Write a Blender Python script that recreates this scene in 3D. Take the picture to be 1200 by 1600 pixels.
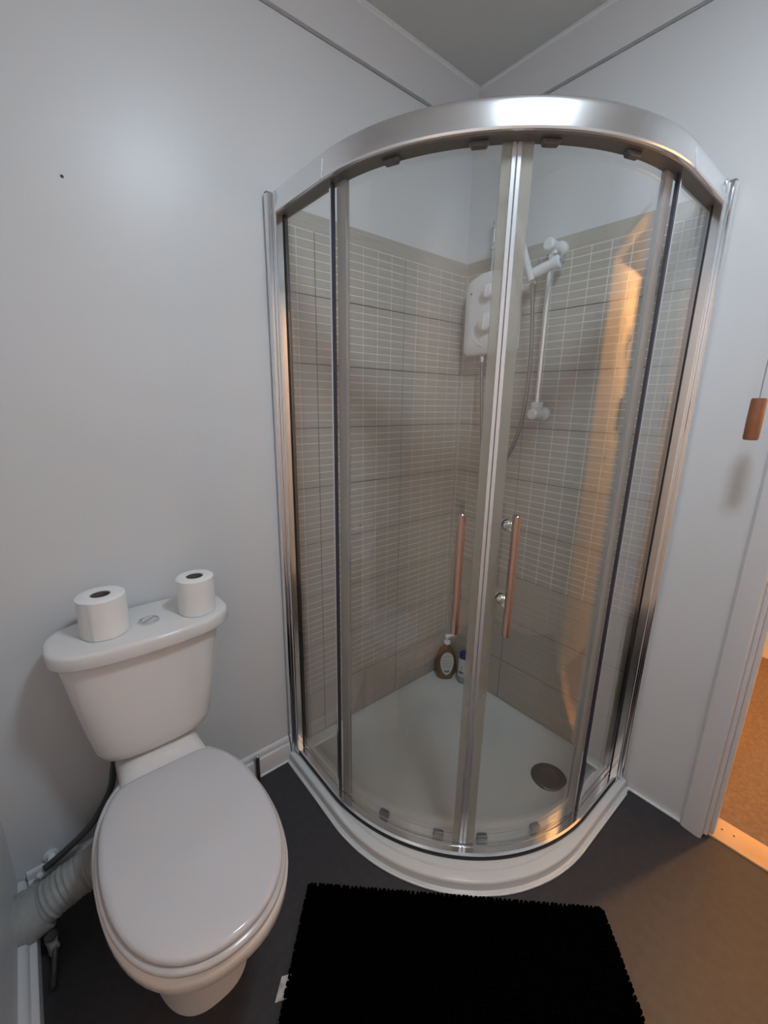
import bpy, bmesh, math, random
from mathutils import Vector, Matrix

random.seed(4)
scene = bpy.context.scene
for o in list(bpy.data.objects):
    bpy.data.objects.remove(o, do_unlink=True)
COL = scene.collection
PI = math.pi

# ------------------------------------------------------------------ camera
# room frame: inner shower corner at the origin, wall with the toilet = plane y 0, wall with the door = plane x 0
CAM = Vector((1.46309, 1.24877, 1.31729))
YAW, PITCH, ROLL = math.radians(49.9586), math.radians(14.5138), math.radians(0.8888)
F_PX = 666.3
f0 = Vector((-math.cos(YAW), -math.sin(YAW), 0.0))
rt = f0.cross(Vector((0, 0, 1)))
fw = math.cos(PITCH) * f0 - math.sin(PITCH) * Vector((0, 0, 1))
up = math.sin(PITCH) * f0 + math.cos(PITCH) * Vector((0, 0, 1))
r2 = math.cos(ROLL) * rt + math.sin(ROLL) * up
u2 = -math.sin(ROLL) * rt + math.cos(ROLL) * up
cam_data = bpy.data.cameras.new('camera')
cam = bpy.data.objects.new('camera', cam_data)
COL.objects.link(cam)
m = Matrix((r2, u2, -fw)).transposed().to_4x4()
m.translation = CAM
cam.matrix_world = m
cam_data.sensor_fit = 'VERTICAL'
cam_data.sensor_height = 36.0
cam_data.lens = F_PX / 1600.0 * 36.0
cam_data.clip_start = 0.02
scene.camera = cam

# ------------------------------------------------------------------ world, exposure
world = bpy.data.worlds.new('world')
scene.world = world
world.use_nodes = True
world.node_tree.nodes['Background'].inputs[0].default_value = (0.5, 0.55, 0.6, 1)
world.node_tree.nodes['Background'].inputs[1].default_value = 0.02
scene.view_settings.view_transform = 'Standard'
scene.view_settings.look = 'None'
scene.view_settings.gamma = 1.0
scene.view_settings.use_curve_mapping = False
scene.view_settings.exposure = 0.0

BATH_LAMP_POS = (0.87, 1.18, 2.372)
BATH_LAMP_COL = (0.765, 0.895, 1.0)
BATH_LAMP_STR = 80.0
HALL_LAMP_POS = (-0.62, 1.303, 1.86)
HALL_LAMP_COL = (1.0, 0.50, 0.17)
HALL_LAMP_STR = 1600.0

# ------------------------------------------------------------------ materials
MATS = {}


def mat(name, col=(0.8, 0.8, 0.8), rough=0.5, metal=0.0, spec=0.5, noise=None, bump=None, emit=None, coat=0.0):
    """noise = (scale, second colour, low, high); bump = (scale, strength, distance)"""
    m = bpy.data.materials.new(name)
    m.use_nodes = True
    nt = m.node_tree
    b = nt.nodes['Principled BSDF']
    b.inputs['Base Color'].default_value = (*col, 1)
    b.inputs['Roughness'].default_value = rough
    b.inputs['Metallic'].default_value = metal
    b.inputs['Specular IOR Level'].default_value = spec
    b.inputs['Coat Weight'].default_value = coat
    tc = nt.nodes.new('ShaderNodeTexCoord')
    if noise:
        n = nt.nodes.new('ShaderNodeTexNoise')
        n.inputs['Scale'].default_value = noise[0]
        n.inputs['Detail'].default_value = 6
        nt.links.new(tc.outputs['Object'], n.inputs['Vector'])
        r = nt.nodes.new('ShaderNodeValToRGB')
        r.color_ramp.elements[0].position = noise[2]
        r.color_ramp.elements[0].color = (*col, 1)
        r.color_ramp.elements[1].position = noise[3]
        r.color_ramp.elements[1].color = (*noise[1], 1)
        nt.links.new(n.outputs['Fac'], r.inputs['Fac'])
        nt.links.new(r.outputs['Color'], b.inputs['Base Color'])
    if bump:
        n2 = nt.nodes.new('ShaderNodeTexNoise')
        n2.inputs['Scale'].default_value = bump[0]
        n2.inputs['Detail'].default_value = 4
        nt.links.new(tc.outputs['Object'], n2.inputs['Vector'])
        bp = nt.nodes.new('ShaderNodeBump')
        bp.inputs['Strength'].default_value = bump[1]
        bp.inputs['Distance'].default_value = bump[2]
        nt.links.new(n2.outputs['Fac'], bp.inputs['Height'])
        nt.links.new(bp.outputs['Normal'], b.inputs['Normal'])
    if emit:
        b.inputs['Emission Color'].default_value = (*emit[0], 1)
        b.inputs['Emission Strength'].default_value = emit[1]
    MATS[name] = m
    return m


def glass_mat(name, tint, refl=1.0):
    """clear pane: straight transmission plus mirror reflection growing towards grazing angles"""
    m = bpy.data.materials.new(name)
    m.use_nodes = True
    nt = m.node_tree
    nt.nodes.clear()
    out = nt.nodes.new('ShaderNodeOutputMaterial')
    tr = nt.nodes.new('ShaderNodeBsdfTransparent')
    tr.inputs['Color'].default_value = (*tint, 1)
    gl = nt.nodes.new('ShaderNodeBsdfGlossy')
    gl.inputs['Roughness'].default_value = 0.0
    gl.inputs['Color'].default_value = (1, 1, 1, 1)
    lw = nt.nodes.new('ShaderNodeLayerWeight')
    lw.inputs['Blend'].default_value = 0.5
    p5 = nt.nodes.new('ShaderNodeMath'); p5.operation = 'POWER'; p5.inputs[1].default_value = 5.0
    mu = nt.nodes.new('ShaderNodeMath'); mu.operation = 'MULTIPLY_ADD'
    mu.inputs[1].default_value = 0.95 * refl
    mu.inputs[2].default_value = 0.045 * refl
    mix = nt.nodes.new('ShaderNodeMixShader')
    nt.links.new(lw.outputs['Facing'], p5.inputs[0])
    nt.links.new(p5.outputs[0], mu.inputs[0])
    nt.links.new(mu.outputs[0], mix.inputs[0])
    nt.links.new(tr.outputs[0], mix.inputs[1])
    nt.links.new(gl.outputs[0], mix.inputs[2])
    nt.links.new(mix.outputs[0], out.inputs['Surface'])
    MATS[name] = m
    return m


mat('wall_paint', (0.72, 0.73, 0.745), 0.37, spec=0.5, noise=(2.2, (0.69, 0.70, 0.715), 0.35, 0.7), bump=(11.0, 0.22, 0.004))
mat('ceiling_paint', (0.60, 0.61, 0.60), 0.9, spec=0.1)
mat('coving_paint', (0.66, 0.665, 0.675), 0.8, spec=0.2)
mat('coving_edge', (0.92, 0.92, 0.92), 0.7, spec=0.2)
mat('joint_shadow_paint', (0.40, 0.40, 0.40), 0.9, spec=0.1)
mat('gloss_paint', (0.70, 0.69, 0.70), 0.32, spec=0.5, bump=(14, 0.08, 0.003))
mat('white_sealant', (0.78, 0.78, 0.77), 0.45)
mat('vinyl_floor', (0.038, 0.036, 0.041), 0.50, spec=0.4, noise=(40.0, (0.048, 0.045, 0.049), 0.35, 0.7), bump=(220, 0.08, 0.001))
mat('carpet', (0.19, 0.135, 0.10), 0.98, spec=0.03, noise=(70.0, (0.25, 0.18, 0.135), 0.35, 0.75), bump=(500, 0.5, 0.002))
mat('hall_paint', (0.80, 0.74, 0.62), 0.7, spec=0.2)
mat('pine', (0.62, 0.42, 0.24), 0.55, noise=(6.0, (0.50, 0.31, 0.16), 0.4, 0.7))
mat('nail_dark', (0.03, 0.025, 0.02), 0.6)
mat('tile_face', (0.385, 0.355, 0.315), 0.33, spec=0.5, noise=(3.0, (0.43, 0.40, 0.355), 0.35, 0.7))
mat('tile_line_plain', (0.485, 0.45, 0.39), 0.4, spec=0.4)
mat('tile_line', (0.80, 0.775, 0.71), 0.5, spec=0.3)
mat('tile_bed', (0.13, 0.115, 0.10), 0.9, spec=0.1)
mat('tray_white', (0.68, 0.69, 0.685), 0.22, spec=0.5)
mat('ceramic', (0.77, 0.755, 0.745), 0.10, spec=0.5)
mat('seat_plastic', (0.60, 0.60, 0.625), 0.10, spec=0.5)
mat('seat_under', (0.54, 0.52, 0.52), 0.2, spec=0.5)
mat('chrome', (0.86, 0.87, 0.88), 0.10, metal=1.0)
mat('satin_alu', (0.86, 0.87, 0.885), 0.26, metal=1.0)
mat('polished_alu', (0.84, 0.85, 0.87), 0.13, metal=1.0)
mat('rail_underside', (0.16, 0.15, 0.14), 0.45, metal=0.3)
mat('black_rubber', (0.012, 0.012, 0.013), 0.5)
mat('dark_strip', (0.035, 0.035, 0.06), 0.35)
mat('clip_plastic', (0.10, 0.10, 0.10), 0.35)
mat('clip_clear', (0.34, 0.34, 0.33), 0.25)
mat('white_plastic', (0.80, 0.80, 0.82), 0.28, spec=0.5)
mat('grey_plastic', (0.36, 0.36, 0.36), 0.4)
mat('handle_brown_reflection', (0.52, 0.385, 0.345), 0.13, metal=1.0)  # brown reflection of the surroundings painted into the bars' metal colour
mat('magnet_white', (0.80, 0.82, 0.85), 0.30, metal=0.7)
mat('drain_grey', (0.19, 0.18, 0.17), 0.32, metal=0.6)
mat('hose_steel', (0.30, 0.30, 0.29), 0.30, metal=1.0)
mat('soap_amber', (0.16, 0.085, 0.035), 0.15, spec=0.6)
mat('label_paper', (0.60, 0.60, 0.57), 0.6)
mat('label_ink', (0.20, 0.20, 0.20), 0.6)
mat('label_green', (0.42, 0.43, 0.38), 0.6)
mat('bottle_white', (0.62, 0.62, 0.66), 0.35)
mat('bottle_grey', (0.34, 0.36, 0.42), 0.35)
mat('cap_blue', (0.018, 0.024, 0.16), 0.3)
mat('paper', (0.86, 0.855, 0.85), 0.95, spec=0.05, bump=(120, 0.15, 0.001))
mat('cardboard', (0.16, 0.13, 0.11), 0.9)
mat('mat_black', (0.0010, 0.0010, 0.0011), 0.95, spec=0.0)
mat('tag_white', (0.62, 0.60, 0.60), 0.8, noise=(60, (0.42, 0.41, 0.41), 0.52, 0.62))
mat('soil_pipe_white', (0.40, 0.40, 0.395), 0.55, noise=(25, (0.30, 0.30, 0.29), 0.4, 0.75))
mat('hose_dark', (0.06, 0.06, 0.06), 0.45)
mat('pipe_brown', (0.05, 0.035, 0.03), 0.5)
mat('wood_pull', (0.30, 0.115, 0.05), 0.32, noise=(30, (0.22, 0.08, 0.035), 0.4, 0.7), spec=0.5)
mat('cord_grey', (0.30, 0.30, 0.31), 0.7)
mat('lamp_diffuser', (0.9, 0.9, 0.9), 0.5, emit=(BATH_LAMP_COL, BATH_LAMP_STR))
mat('bulb_glow', (0.9, 0.9, 0.9), 0.5, emit=(HALL_LAMP_COL, HALL_LAMP_STR))
glass_mat('clear_glass', (0.975, 0.985, 0.98), 1.25)


def streaked_tile(name):
    """glazed tile with fine horizontal brush streaks"""
    m = MATS[name]
    nt = m.node_tree
    b = nt.nodes['Principled BSDF']
    tc = nt.nodes.new('ShaderNodeTexCoord')
    mp = nt.nodes.new('ShaderNodeMapping')
    mp.inputs['Scale'].default_value = (6, 6, 260)
    n = nt.nodes.new('ShaderNodeTexNoise')
    n.inputs['Scale'].default_value = 1.0
    n.inputs['Detail'].default_value = 3
    nt.links.new(tc.outputs['Object'], mp.inputs['Vector'])
    nt.links.new(mp.outputs[0], n.inputs['Vector'])
    r = nt.nodes.new('ShaderNodeValToRGB')
    r.color_ramp.elements[0].position = 0.3; r.color_ramp.elements[0].color = (0.415, 0.385, 0.333, 1)
    r.color_ramp.elements[1].position = 0.72; r.color_ramp.elements[1].color = (0.515, 0.478, 0.415, 1)
    nt.links.new(n.outputs['Fac'], r.inputs['Fac'])
    nt.links.new(r.outputs['Color'], b.inputs['Base Color'])


streaked_tile('tile_face')

# strips of soft clear plastic on the panes: translucent, slightly beige
def seal_mat(name, col, trans):
    m = bpy.data.materials.new(name)
    m.use_nodes = True
    nt = m.node_tree
    nt.nodes.clear()
    out = nt.nodes.new('ShaderNodeOutputMaterial')
    pb = nt.nodes.new('ShaderNodeBsdfPrincipled')
    pb.inputs['Base Color'].default_value = (*col, 1)
    pb.inputs['Roughness'].default_value = 0.2
    tr = nt.nodes.new('ShaderNodeBsdfTransparent')
    mx = nt.nodes.new('ShaderNodeMixShader')
    mx.inputs[0].default_value = trans
    nt.links.new(pb.outputs[0], mx.inputs[1])
    nt.links.new(tr.outputs[0], mx.inputs[2])
    nt.links.new(mx.outputs[0], out.inputs['Surface'])
    MATS[name] = m


seal_mat('seal_clear', (0.40, 0.375, 0.32), 0.5)
seal_mat('seal_grey', (0.42, 0.415, 0.41), 0.35)

# ------------------------------------------------------------------ mesh helpers
WORLD = {}


def Wd(parent):
    return WORLD[parent.name] if parent else Vector((0, 0, 0))


class MB:
    def __init__(self):
        self.v = []; self.f = []; self.mi = []

    def add(self, vs, fs, mi=0):
        o = len(self.v)
        self.v += [tuple(p) for p in vs]
        self.f += [tuple(i + o for i in f) for f in fs]
        self.mi += [mi] * len(fs)
        return self

    def box(self, a, b, mi=0):
        x0, y0, z0 = [min(a[i], b[i]) for i in range(3)]
        x1, y1, z1 = [max(a[i], b[i]) for i in range(3)]
        vs = [(x0, y0, z0), (x1, y0, z0), (x1, y1, z0), (x0, y1, z0), (x0, y0, z1), (x1, y0, z1), (x1, y1, z1), (x0, y1, z1)]
        fs = [(0, 3, 2, 1), (4, 5, 6, 7), (0, 1, 5, 4), (1, 2, 6, 5), (2, 3, 7, 6), (3, 0, 4, 7)]
        return self.add(vs, fs, mi)

    def loft(self, rings, mi=0, cap0=True, cap1=True, closed=True):
        n = len(rings[0]); vs = []; fs = []
        for r in rings:
            vs += r
        for k in range(len(rings) - 1):
            for i in range(n if closed else n - 1):
                j = (i + 1) % n
                fs.append((k * n + i, k * n + j, (k + 1) * n + j, (k + 1) * n + i))
        if cap0:
            fs.append(tuple(range(n))[::-1])
        if cap1:
            fs.append(tuple(range((len(rings) - 1) * n, len(rings) * n)))
        return self.add(vs, fs, mi)

    def tube(self, pts, r, seg=10, mi=0, cap=True):
        pts = [Vector(p) for p in pts]
        rr = r if isinstance(r, (list, tuple)) else [r] * len(pts)
        rings = []; prev = None
        for i, p in enumerate(pts):
            t = (pts[min(i + 1, len(pts) - 1)] - pts[max(i - 1, 0)])
            if t.length < 1e-9:
                t = Vector((0, 0, 1))
            t.normalize()
            if prev is None:
                a = t.orthogonal().normalized()
            else:
                a = prev - t * prev.dot(t)
                a = a.normalized() if a.length > 1e-6 else t.orthogonal().normalized()
            prev = a
            b = t.cross(a)
            rings.append([p + rr[i] * (math.cos(2 * PI * k / seg) * a + math.sin(2 * PI * k / seg) * b) for k in range(seg)])
        return self.loft(rings, mi, cap, cap)

    def lathe(self, origin, axis, prof, seg=24, mi=0, cap0=True, cap1=True):
        """prof = (distance along axis, radius)"""
        o = Vector(origin); ax = Vector(axis).normalized()
        a = ax.orthogonal().normalized(); b = ax.cross(a)
        rings = [[o + ax * h + r * (math.cos(2 * PI * k / seg) * a + math.sin(2 * PI * k / seg) * b) for k in range(seg)] for h, r in prof]
        return self.loft(rings, mi, cap0, cap1)

    def build(self, name, mats, parent=None, smooth=None, bevel=0.0, origin=None, kind=None):
        me = bpy.data.meshes.new(name)
        xs = [p[0] for p in self.v]; ys = [p[1] for p in self.v]; zs = [p[2] for p in self.v]
        if origin is None:
            origin = ((min(xs) + max(xs)) / 2, (min(ys) + max(ys)) / 2, min(zs))
        og = Vector(origin)
        me.from_pydata([(p[0] - og.x, p[1] - og.y, p[2] - og.z) for p in self.v], [], self.f)
        for k in (mats if isinstance(mats, (list, tuple)) else [mats]):
            me.materials.append(MATS[k])
        for p, i in zip(me.polygons, self.mi):
            p.material_index = i
        bm = bmesh.new(); bm.from_mesh(me)
        bmesh.ops.recalc_face_normals(bm, faces=bm.faces)
        bm.to_mesh(me); bm.free()
        if smooth is not None:
            for p in me.polygons:
                p.use_smooth = True
            me.set_sharp_from_angle(angle=math.radians(smooth))
        me.update()
        o = bpy.data.objects.new(name, me)
        COL.objects.link(o)
        o.parent = parent
        o.location = og - Wd(parent)
        WORLD[o.name] = og
        if bevel:
            bv = o.modifiers.new('bevel', 'BEVEL')
            bv.width = bevel; bv.segments = 2; bv.limit_method = 'ANGLE'; bv.angle_limit = math.radians(40)
            bv.harden_normals = False
        if kind:
            o['kind'] = kind
        return o


def tag(o, label, cat, group=None):
    o['label'] = label; o['category'] = cat
    if group:
        o['group'] = group
    return o


def thing(name, label, cat, loc, group=None):
    o = bpy.data.objects.new(name, None)
    o.empty_display_size = 0.05
    COL.objects.link(o)
    o.location = loc
    WORLD[o.name] = Vector(loc)
    return tag(o, label, cat, group)


def struct(o):
    o['kind'] = 'structure'
    return o


def sup(cx, cy, hx, hy, n, z, seg=48):
    """super-ellipse ring"""
    r = []
    for k in range(seg):
        t = 2 * PI * k / seg
        c, s = math.cos(t), math.sin(t)
        r.append((cx + hx * math.copysign(abs(c) ** (2 / n), c), cy + hy * math.copysign(abs(s) ** (2 / n), s), z))
    return r


def catmull(pts, sub=6):
    pts = [Vector(p) for p in pts]
    out = []
    for i in range(len(pts) - 1):
        p0 = pts[max(i - 1, 0)]; p1 = pts[i]; p2 = pts[i + 1]; p3 = pts[min(i + 2, len(pts) - 1)]
        for k in range(sub):
            t = k / sub
            out.append(0.5 * ((2 * p1) + (-p0 + p2) * t + (2 * p0 - 5 * p1 + 4 * p2 - p3) * t * t + (-p0 + 3 * p1 - 3 * p2 + p3) * t ** 3))
    out.append(pts[-1])
    return out


# ------------------------------------------------------------------ room shell
XS, YB, ZC = 1.65, 2.10, 2.372          # side wall, wall behind the camera, ceiling height
D0, D1, DH = 1.10, 1.65, 1.90           # door opening on the right wall
WT = -0.115                             # far face of the right wall
PW = -0.004                             # painted face

struct(MB().box((WT + 0.095, -0.1, -0.05), (XS + 0.1, YB + 0.1, 0)).build('floor', 'vinyl_floor'))
struct(MB().box((-0.2, -0.1, ZC), (XS + 0.1, YB + 0.1, ZC + 0.08)).build('ceiling', 'ceiling_paint'))
wall_left = struct(MB().box((WT, -0.12, 0), (XS + 0.12, PW, ZC)).build('wall_left', 'wall_paint'))
wr = MB()
wr.box((WT, PW, 0), (PW, D0, ZC))
wr.box((WT, D0, DH), (PW, D1, ZC))
wr.box((WT, D1, 0), (PW, YB, ZC))
wall_right = struct(wr.build('wall_right', 'wall_paint'))
struct(MB().box((XS, PW, 0), (XS + 0.12, YB, ZC)).build('wall_side', 'wall_paint'))
struct(MB().box((WT, YB, 0), (XS + 0.12, YB + 0.12, ZC)).build('wall_back', 'wall_paint'))

# hall beyond the door
HX = -1.475
struct(MB().box((HX - 0.1, 0.2, -0.05), (WT + 0.095 - 0.0, 3.3, -0.004)).build('floor_hall', 'carpet'))
struct(MB().box((HX - 0.1, 0.2, 2.42), (WT, 3.3, 2.5)).build('ceiling_hall', 'hall_paint'))
struct(MB().box((HX - 0.1, 0.2, -0.004), (HX, 3.3, 2.42)).build('wall_hall_far', 'hall_paint'))
struct(MB().box((HX, 0.1, -0.004), (WT, 0.2, 2.42)).build('wall_hall_near', 'hall_paint'))
struct(MB().box((HX, 3.3, -0.004), (WT, 3.4, 2.42)).build('wall_hall_end', 'hall_paint'))
hb = MB()
hb.box((HX, 0.2, -0.004), (HX + 0.016, 3.3, 0.115)).box((HX, 0.2, 0.115), (HX + 0.011, 3.3, 0.135))
struct(hb.build('baseboard_hall', 'hall_paint', bevel=0.002))

# pine threshold with nails
th = struct(MB().box((WT + 0.003, D0 + 0.001, -0.006), (-0.018, D1 - 0.001, 0.007)).build('trim_11', 'pine', bevel=0.003))
for y in (1.135, 1.165, 1.42, 1.62):
    MB().lathe((-0.062 + random.uniform(-.01, .01), min(y, 1.6), 0.0066), (0, 0, 1), [(0, 0.003), (0.0008, 0.003)], 8).build('nail', 'nail_dark', th)

# coving
cs = []
CZ, CE = 2.290, 0.078
for k in range(9):
    t = k / 8 * PI / 2
    cs.append((0.009 + (CE - 0.018) * (0.55 * k / 8 + 0.45 * (1 - math.cos(t))), CZ + 0.003 + (ZC - CZ - 0.0095) * (0.55 * k / 8 + 0.45 * math.sin(t))))


def coving(name, axis):
    prof = [(PW, CZ), (0.008, CZ)] + cs + [(CE - 0.009, ZC - 0.006), (CE, ZC - 0.006), (CE, ZC), (PW, ZC)]
    L = XS if axis == 'x' else YB
    rings = []
    for e in (0, 1):
        ring = []
        for d, z in prof:
            s = d if e == 0 else L            # mitre in the corner
            s = PW if d == PW and e == 0 else s
            ring.append((s, d, z) if axis == 'x' else (d, s, z))
        rings.append(ring)
    mb = MB().loft(rings, 0)
    o = struct(mb.build(name, ['coving_paint', 'coving_edge', 'joint_shadow_paint'], smooth=35))
    n = len(prof)
    for p in o.data.polygons:
        c = p.center + WORLD[o.name]
        d = c.y if axis == 'x' else c.x
        if abs(c.z - (ZC - 0.006)) < 0.0025 and d > 0.06:
            p.material_index = 1
    return o


coving('trim_1', 'x')
coving('trim_2', 'y')
# crack line below the coving
struct(MB().box((0.0, PW, CZ - 0.0035), (XS, 0.0008, CZ)).build('trim_3', 'joint_shadow_paint'))
struct(MB().box((PW, 0.0, CZ - 0.0035), (0.0008, YB, CZ)).build('trim_4', 'joint_shadow_paint'))


def skirting(name, rings):
    return struct(MB().loft(rings, 0).build(name, 'gloss_paint', smooth=40))


sk = [(0, 0), (0.018, 0), (0.018, 0.066), (0.016, 0.070), (0.011, 0.073), (0.0105, 0.078), (0.010, 0.082), (0.008, 0.090), (0.004, 0.094), (0, 0.095)]
skirting('baseboard_left', [[(x, PW + d, z) for d, z in sk] for x in (0.866, XS - 0.02)])
skirting('baseboard_side', [[(XS + 0.001 - d * 1.8, y, z * 0.85) for d, z in sk] for y in (0.0, YB)])
struct(MB().box((0.868, 0.010, 0), (XS - .03, 0.021, 0.005)).build('trim_5', 'white_sealant', bevel=0.002))
struct(MB().box((PW, 0.875, 0), (0.007, 1.040, 0.006)).build('trim_6', 'white_sealant', bevel=0.002))

# door casing, jamb and stop
cas = struct(MB().loft([[(PW, D0 - 0.062, z), (0.004, D0 - 0.062, z), (0.012, D0 - 0.054, z), (0.017, D0 - 0.02, z), (0.017, D0 - 0.006, z), (0.012, D0 - 0.001, z), (PW, D0 - 0.001, z)] for z in (0.0, DH + 0.06)]).build('trim_7', 'gloss_paint', smooth=30))
struct(MB().box((PW, D1 + 0.001, 0), (0.016, D1 + 0.062, DH + 0.06)).build('trim_8', 'gloss_paint', bevel=0.003))
struct(MB().box((PW, D0 - 0.0005, DH + 0.001), (0.016, D1 + 0.0005, DH + 0.06)).build('trim_9', 'gloss_paint', bevel=0.003))
jm = MB()
jm.box((WT - 0.003, D0 - 0.0005, 0.0075), (-0.002, D0 + 0.010, DH))
jm.box((WT - 0.003, D1 - 0.010, 0.0075), (-0.002, D1 + 0.0005, DH))
jm.box((WT - 0.003, D0 + 0.010, DH - 0.010), (-0.002, D1 - 0.010, DH + 0.0005))
jm.box((-0.055, D0 + 0.010, 0.0075), (-0.025, D0 + 0.022, DH - 0.010))
struct(jm.build('trim_10', 'gloss_paint', bevel=0.002))

# open door leaf, swung far out into the hall
LD = Vector((-math.cos(math.radians(-6)), math.sin(math.radians(-6)), 0)); LN_ = Vector((-LD.y, LD.x, 0))
if LN_.y > 0:
    LN_ = -LN_                                   # face turned to the bathroom
HG = Vector((WT - 0.012, D1 + 0.005, 0))


def leaf_box(u0, u1, n0, n1, z0, z1):
    ring = lambda z: [tuple(HG + LD * u + LN_ * n + Vector((0, 0, z))) for u, n in ((u0, n0), (u1, n0), (u1, n1), (u0, n1))]
    return MB().loft([ring(z0), ring(z1)])


door = struct(leaf_box(0.0, 0.560, -0.038, 0.0, 0.006, 1.880).build('door_1', 'gloss_paint', bevel=0.003))
for z0, z1 in ((0.25, 0.92), (1.08, 1.74)):
    leaf_box(0.08, 0.31, 0.0002, 0.006, z0, z1).build('door_panel', 'gloss_paint', door, bevel=0.005)
leaf_box(0.335, 0.370, 0.0002, 0.004, 1.50, 1.66).build('lock_plate', 'clip_plastic', door, bevel=0.003)
hp = HG + LD * 0.352 + LN_ * 0.004
MB().lathe((hp.x, hp.y, 1.60), LN_, [(0, 0.012), (0.03, 0.012), (0.032, 0.02), (0.05, 0.02)], 16).build('door_handle', 'pipe_brown', door, smooth=40)

# ------------------------------------------------------------------ wall tiles (each tile an object)
TW, TH = 0.372, 0.200
NW, NH = 6, 8
G, LN = 0.0014, 0.0013            # half joint, half relief line
ZT0 = 0.0292                       # underside of the lowest row
cache = {}


def tile_mesh(side, c0, c1, plain=False):
    """one tile cut to c0..c1 of its width; relief of 6 x 8 raised bars"""
    key = (side, round(c0, 4), round(c1, 4), plain)
    if key in cache:
        return cache[key]
    mb = MB()

    def P(u, n, v):
        return (u, n, v) if side == 'L' else (n, u, v)

    def slab(u0, u1, v0, v1, n0, n1, mi, inset=0.0):
        vs = [P(u0, n0, v0), P(u1, n0, v0), P(u1, n0, v1), P(u0, n0, v1),
              P(u0 + inset, n1, v0 + inset), P(u1 - inset, n1, v0 + inset), P(u1 - inset, n1, v1 - inset), P(u0 + inset, n1, v1 - inset)]
        mb.add(vs, [(4, 5, 6, 7), (0, 1, 5, 4), (1, 2, 6, 5), (2, 3, 7, 6), (3, 0, 4, 7)], mi)

    slab(c0 + G, c1 - G, G, TH - G, -0.004, 0.0012, 1)
    for i in range(NW):
        u0 = max(c0 + G, i * TW / NW + (LN if i else G))
        u1 = min(c1 - G, (i + 1) * TW / NW - (LN if i < NW - 1 else G))
        if u1 - u0 < 0.003:
            continue
        for j in range(NH):
            v0 = j * TH / NH + (LN if j else G)
            v1 = (j + 1) * TH / NH - (LN if j < NH - 1 else G)
            slab(u0, u1, v0, v1, 0.0012, 0.0021, 0, 0.0006)
    me = bpy.data.meshes.new('tile')
    me.from_pydata(mb.v, [], mb.f)
    me.materials.append(MATS['tile_face']); me.materials.append(MATS['tile_line_plain' if plain else 'tile_line'])
    for p, i in zip(me.polygons, mb.mi):
        p.material_index = i
    bm = bmesh.new(); bm.from_mesh(me)
    bmesh.ops.recalc_face_normals(bm, faces=bm.faces)
    bm.to_mesh(me); bm.free()
    cache[key] = me
    return me


for side, wall, first in (('L', wall_left, 0.333), ('R', wall_right, 0.320)):
    for row in range(9):
        z = ZT0 + row * TH
        for col in range(3):
            u = first + (col - 1) * TW
            c0 = 0.003 - u if col == 0 else 0.0
            c1 = TW if col < 2 else 0.855 - u
            o = bpy.data.objects.new('tile', tile_mesh(side, c0, c1, row < (1 if side == 'L' else 3)))
            COL.objects.link(o)
            o.parent = wall
            loc = Vector((u, 0, z)) if side == 'L' else Vector((0, u, z))
            o.location = loc - Wd(wall)
    zt = ZT0 + 9 * TH
    a, b = (((0.0, -0.0035, 0.028), (0.855, -0.0005, zt)) if side == 'L' else ((-0.0035, 0.0, 0.028), (-0.0005, 0.855, zt)))
    MB().box(a, b).build('tile_bed', 'tile_bed', wall)
    a, b = (((0.002, 0.0012, zt - 0.0235), (0.855, 0.0024, 1.851)) if side == 'L' else ((0.0012, 0.002, zt - 0.0235), (0.0024, 0.855, 1.851)))
    MB().box(a, b).build('tile_trim', 'tile_face', wall, bevel=0.001)
MB().tube([(0.003, 0.003, 0.034), (0.003, 0.003, 1.85)], 0.0035, 8).build('corner_sealant', 'tile_face', wall_left, smooth=60)

# small chip in the paint of the left wall
MB().lathe((1.318, PW, 1.770), (0, 1, 0), [(0, 0.0035), (0.0006, 0.003)], 7).build('paint_chip', 'nail_dark', wall_left)

# ------------------------------------------------------------------ shower tray
def quad_loop(a, S, c, rc, z, ra=0.012):
    """closed outline: inner corner (radius rc), short fillet, straight, big quadrant about (c,c), straight, fillet"""
    R = S - c
    pts = []
    n1, n2, n3 = 9, 4, 40
    for k in range(n1):                                   # corner at (a,a), from +y side to +x side
        t = PI + (PI / 2) * k / (n1 - 1)
        pts.append((a + rc + rc * math.cos(t), a + rc + rc * math.sin(t), z))
    for k in range(n2):                                   # fillet at (S,a)
        t = 1.5 * PI + (PI / 2) * k / (n2 - 1)
        pts.append((S - ra + ra * math.cos(t), a + ra + ra * math.sin(t), z))
    for k in range(n3):
        t = (PI / 2) * k / (n3 - 1)
        pts.append((c + R * math.cos(t), c + R * math.sin(t), z))
    for k in range(n2):
        t = PI / 2 + (PI / 2) * k / (n2 - 1)
        pts.append((a + ra + ra * math.cos(t), S - ra + ra * math.sin(t), z))
    return pts


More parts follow.
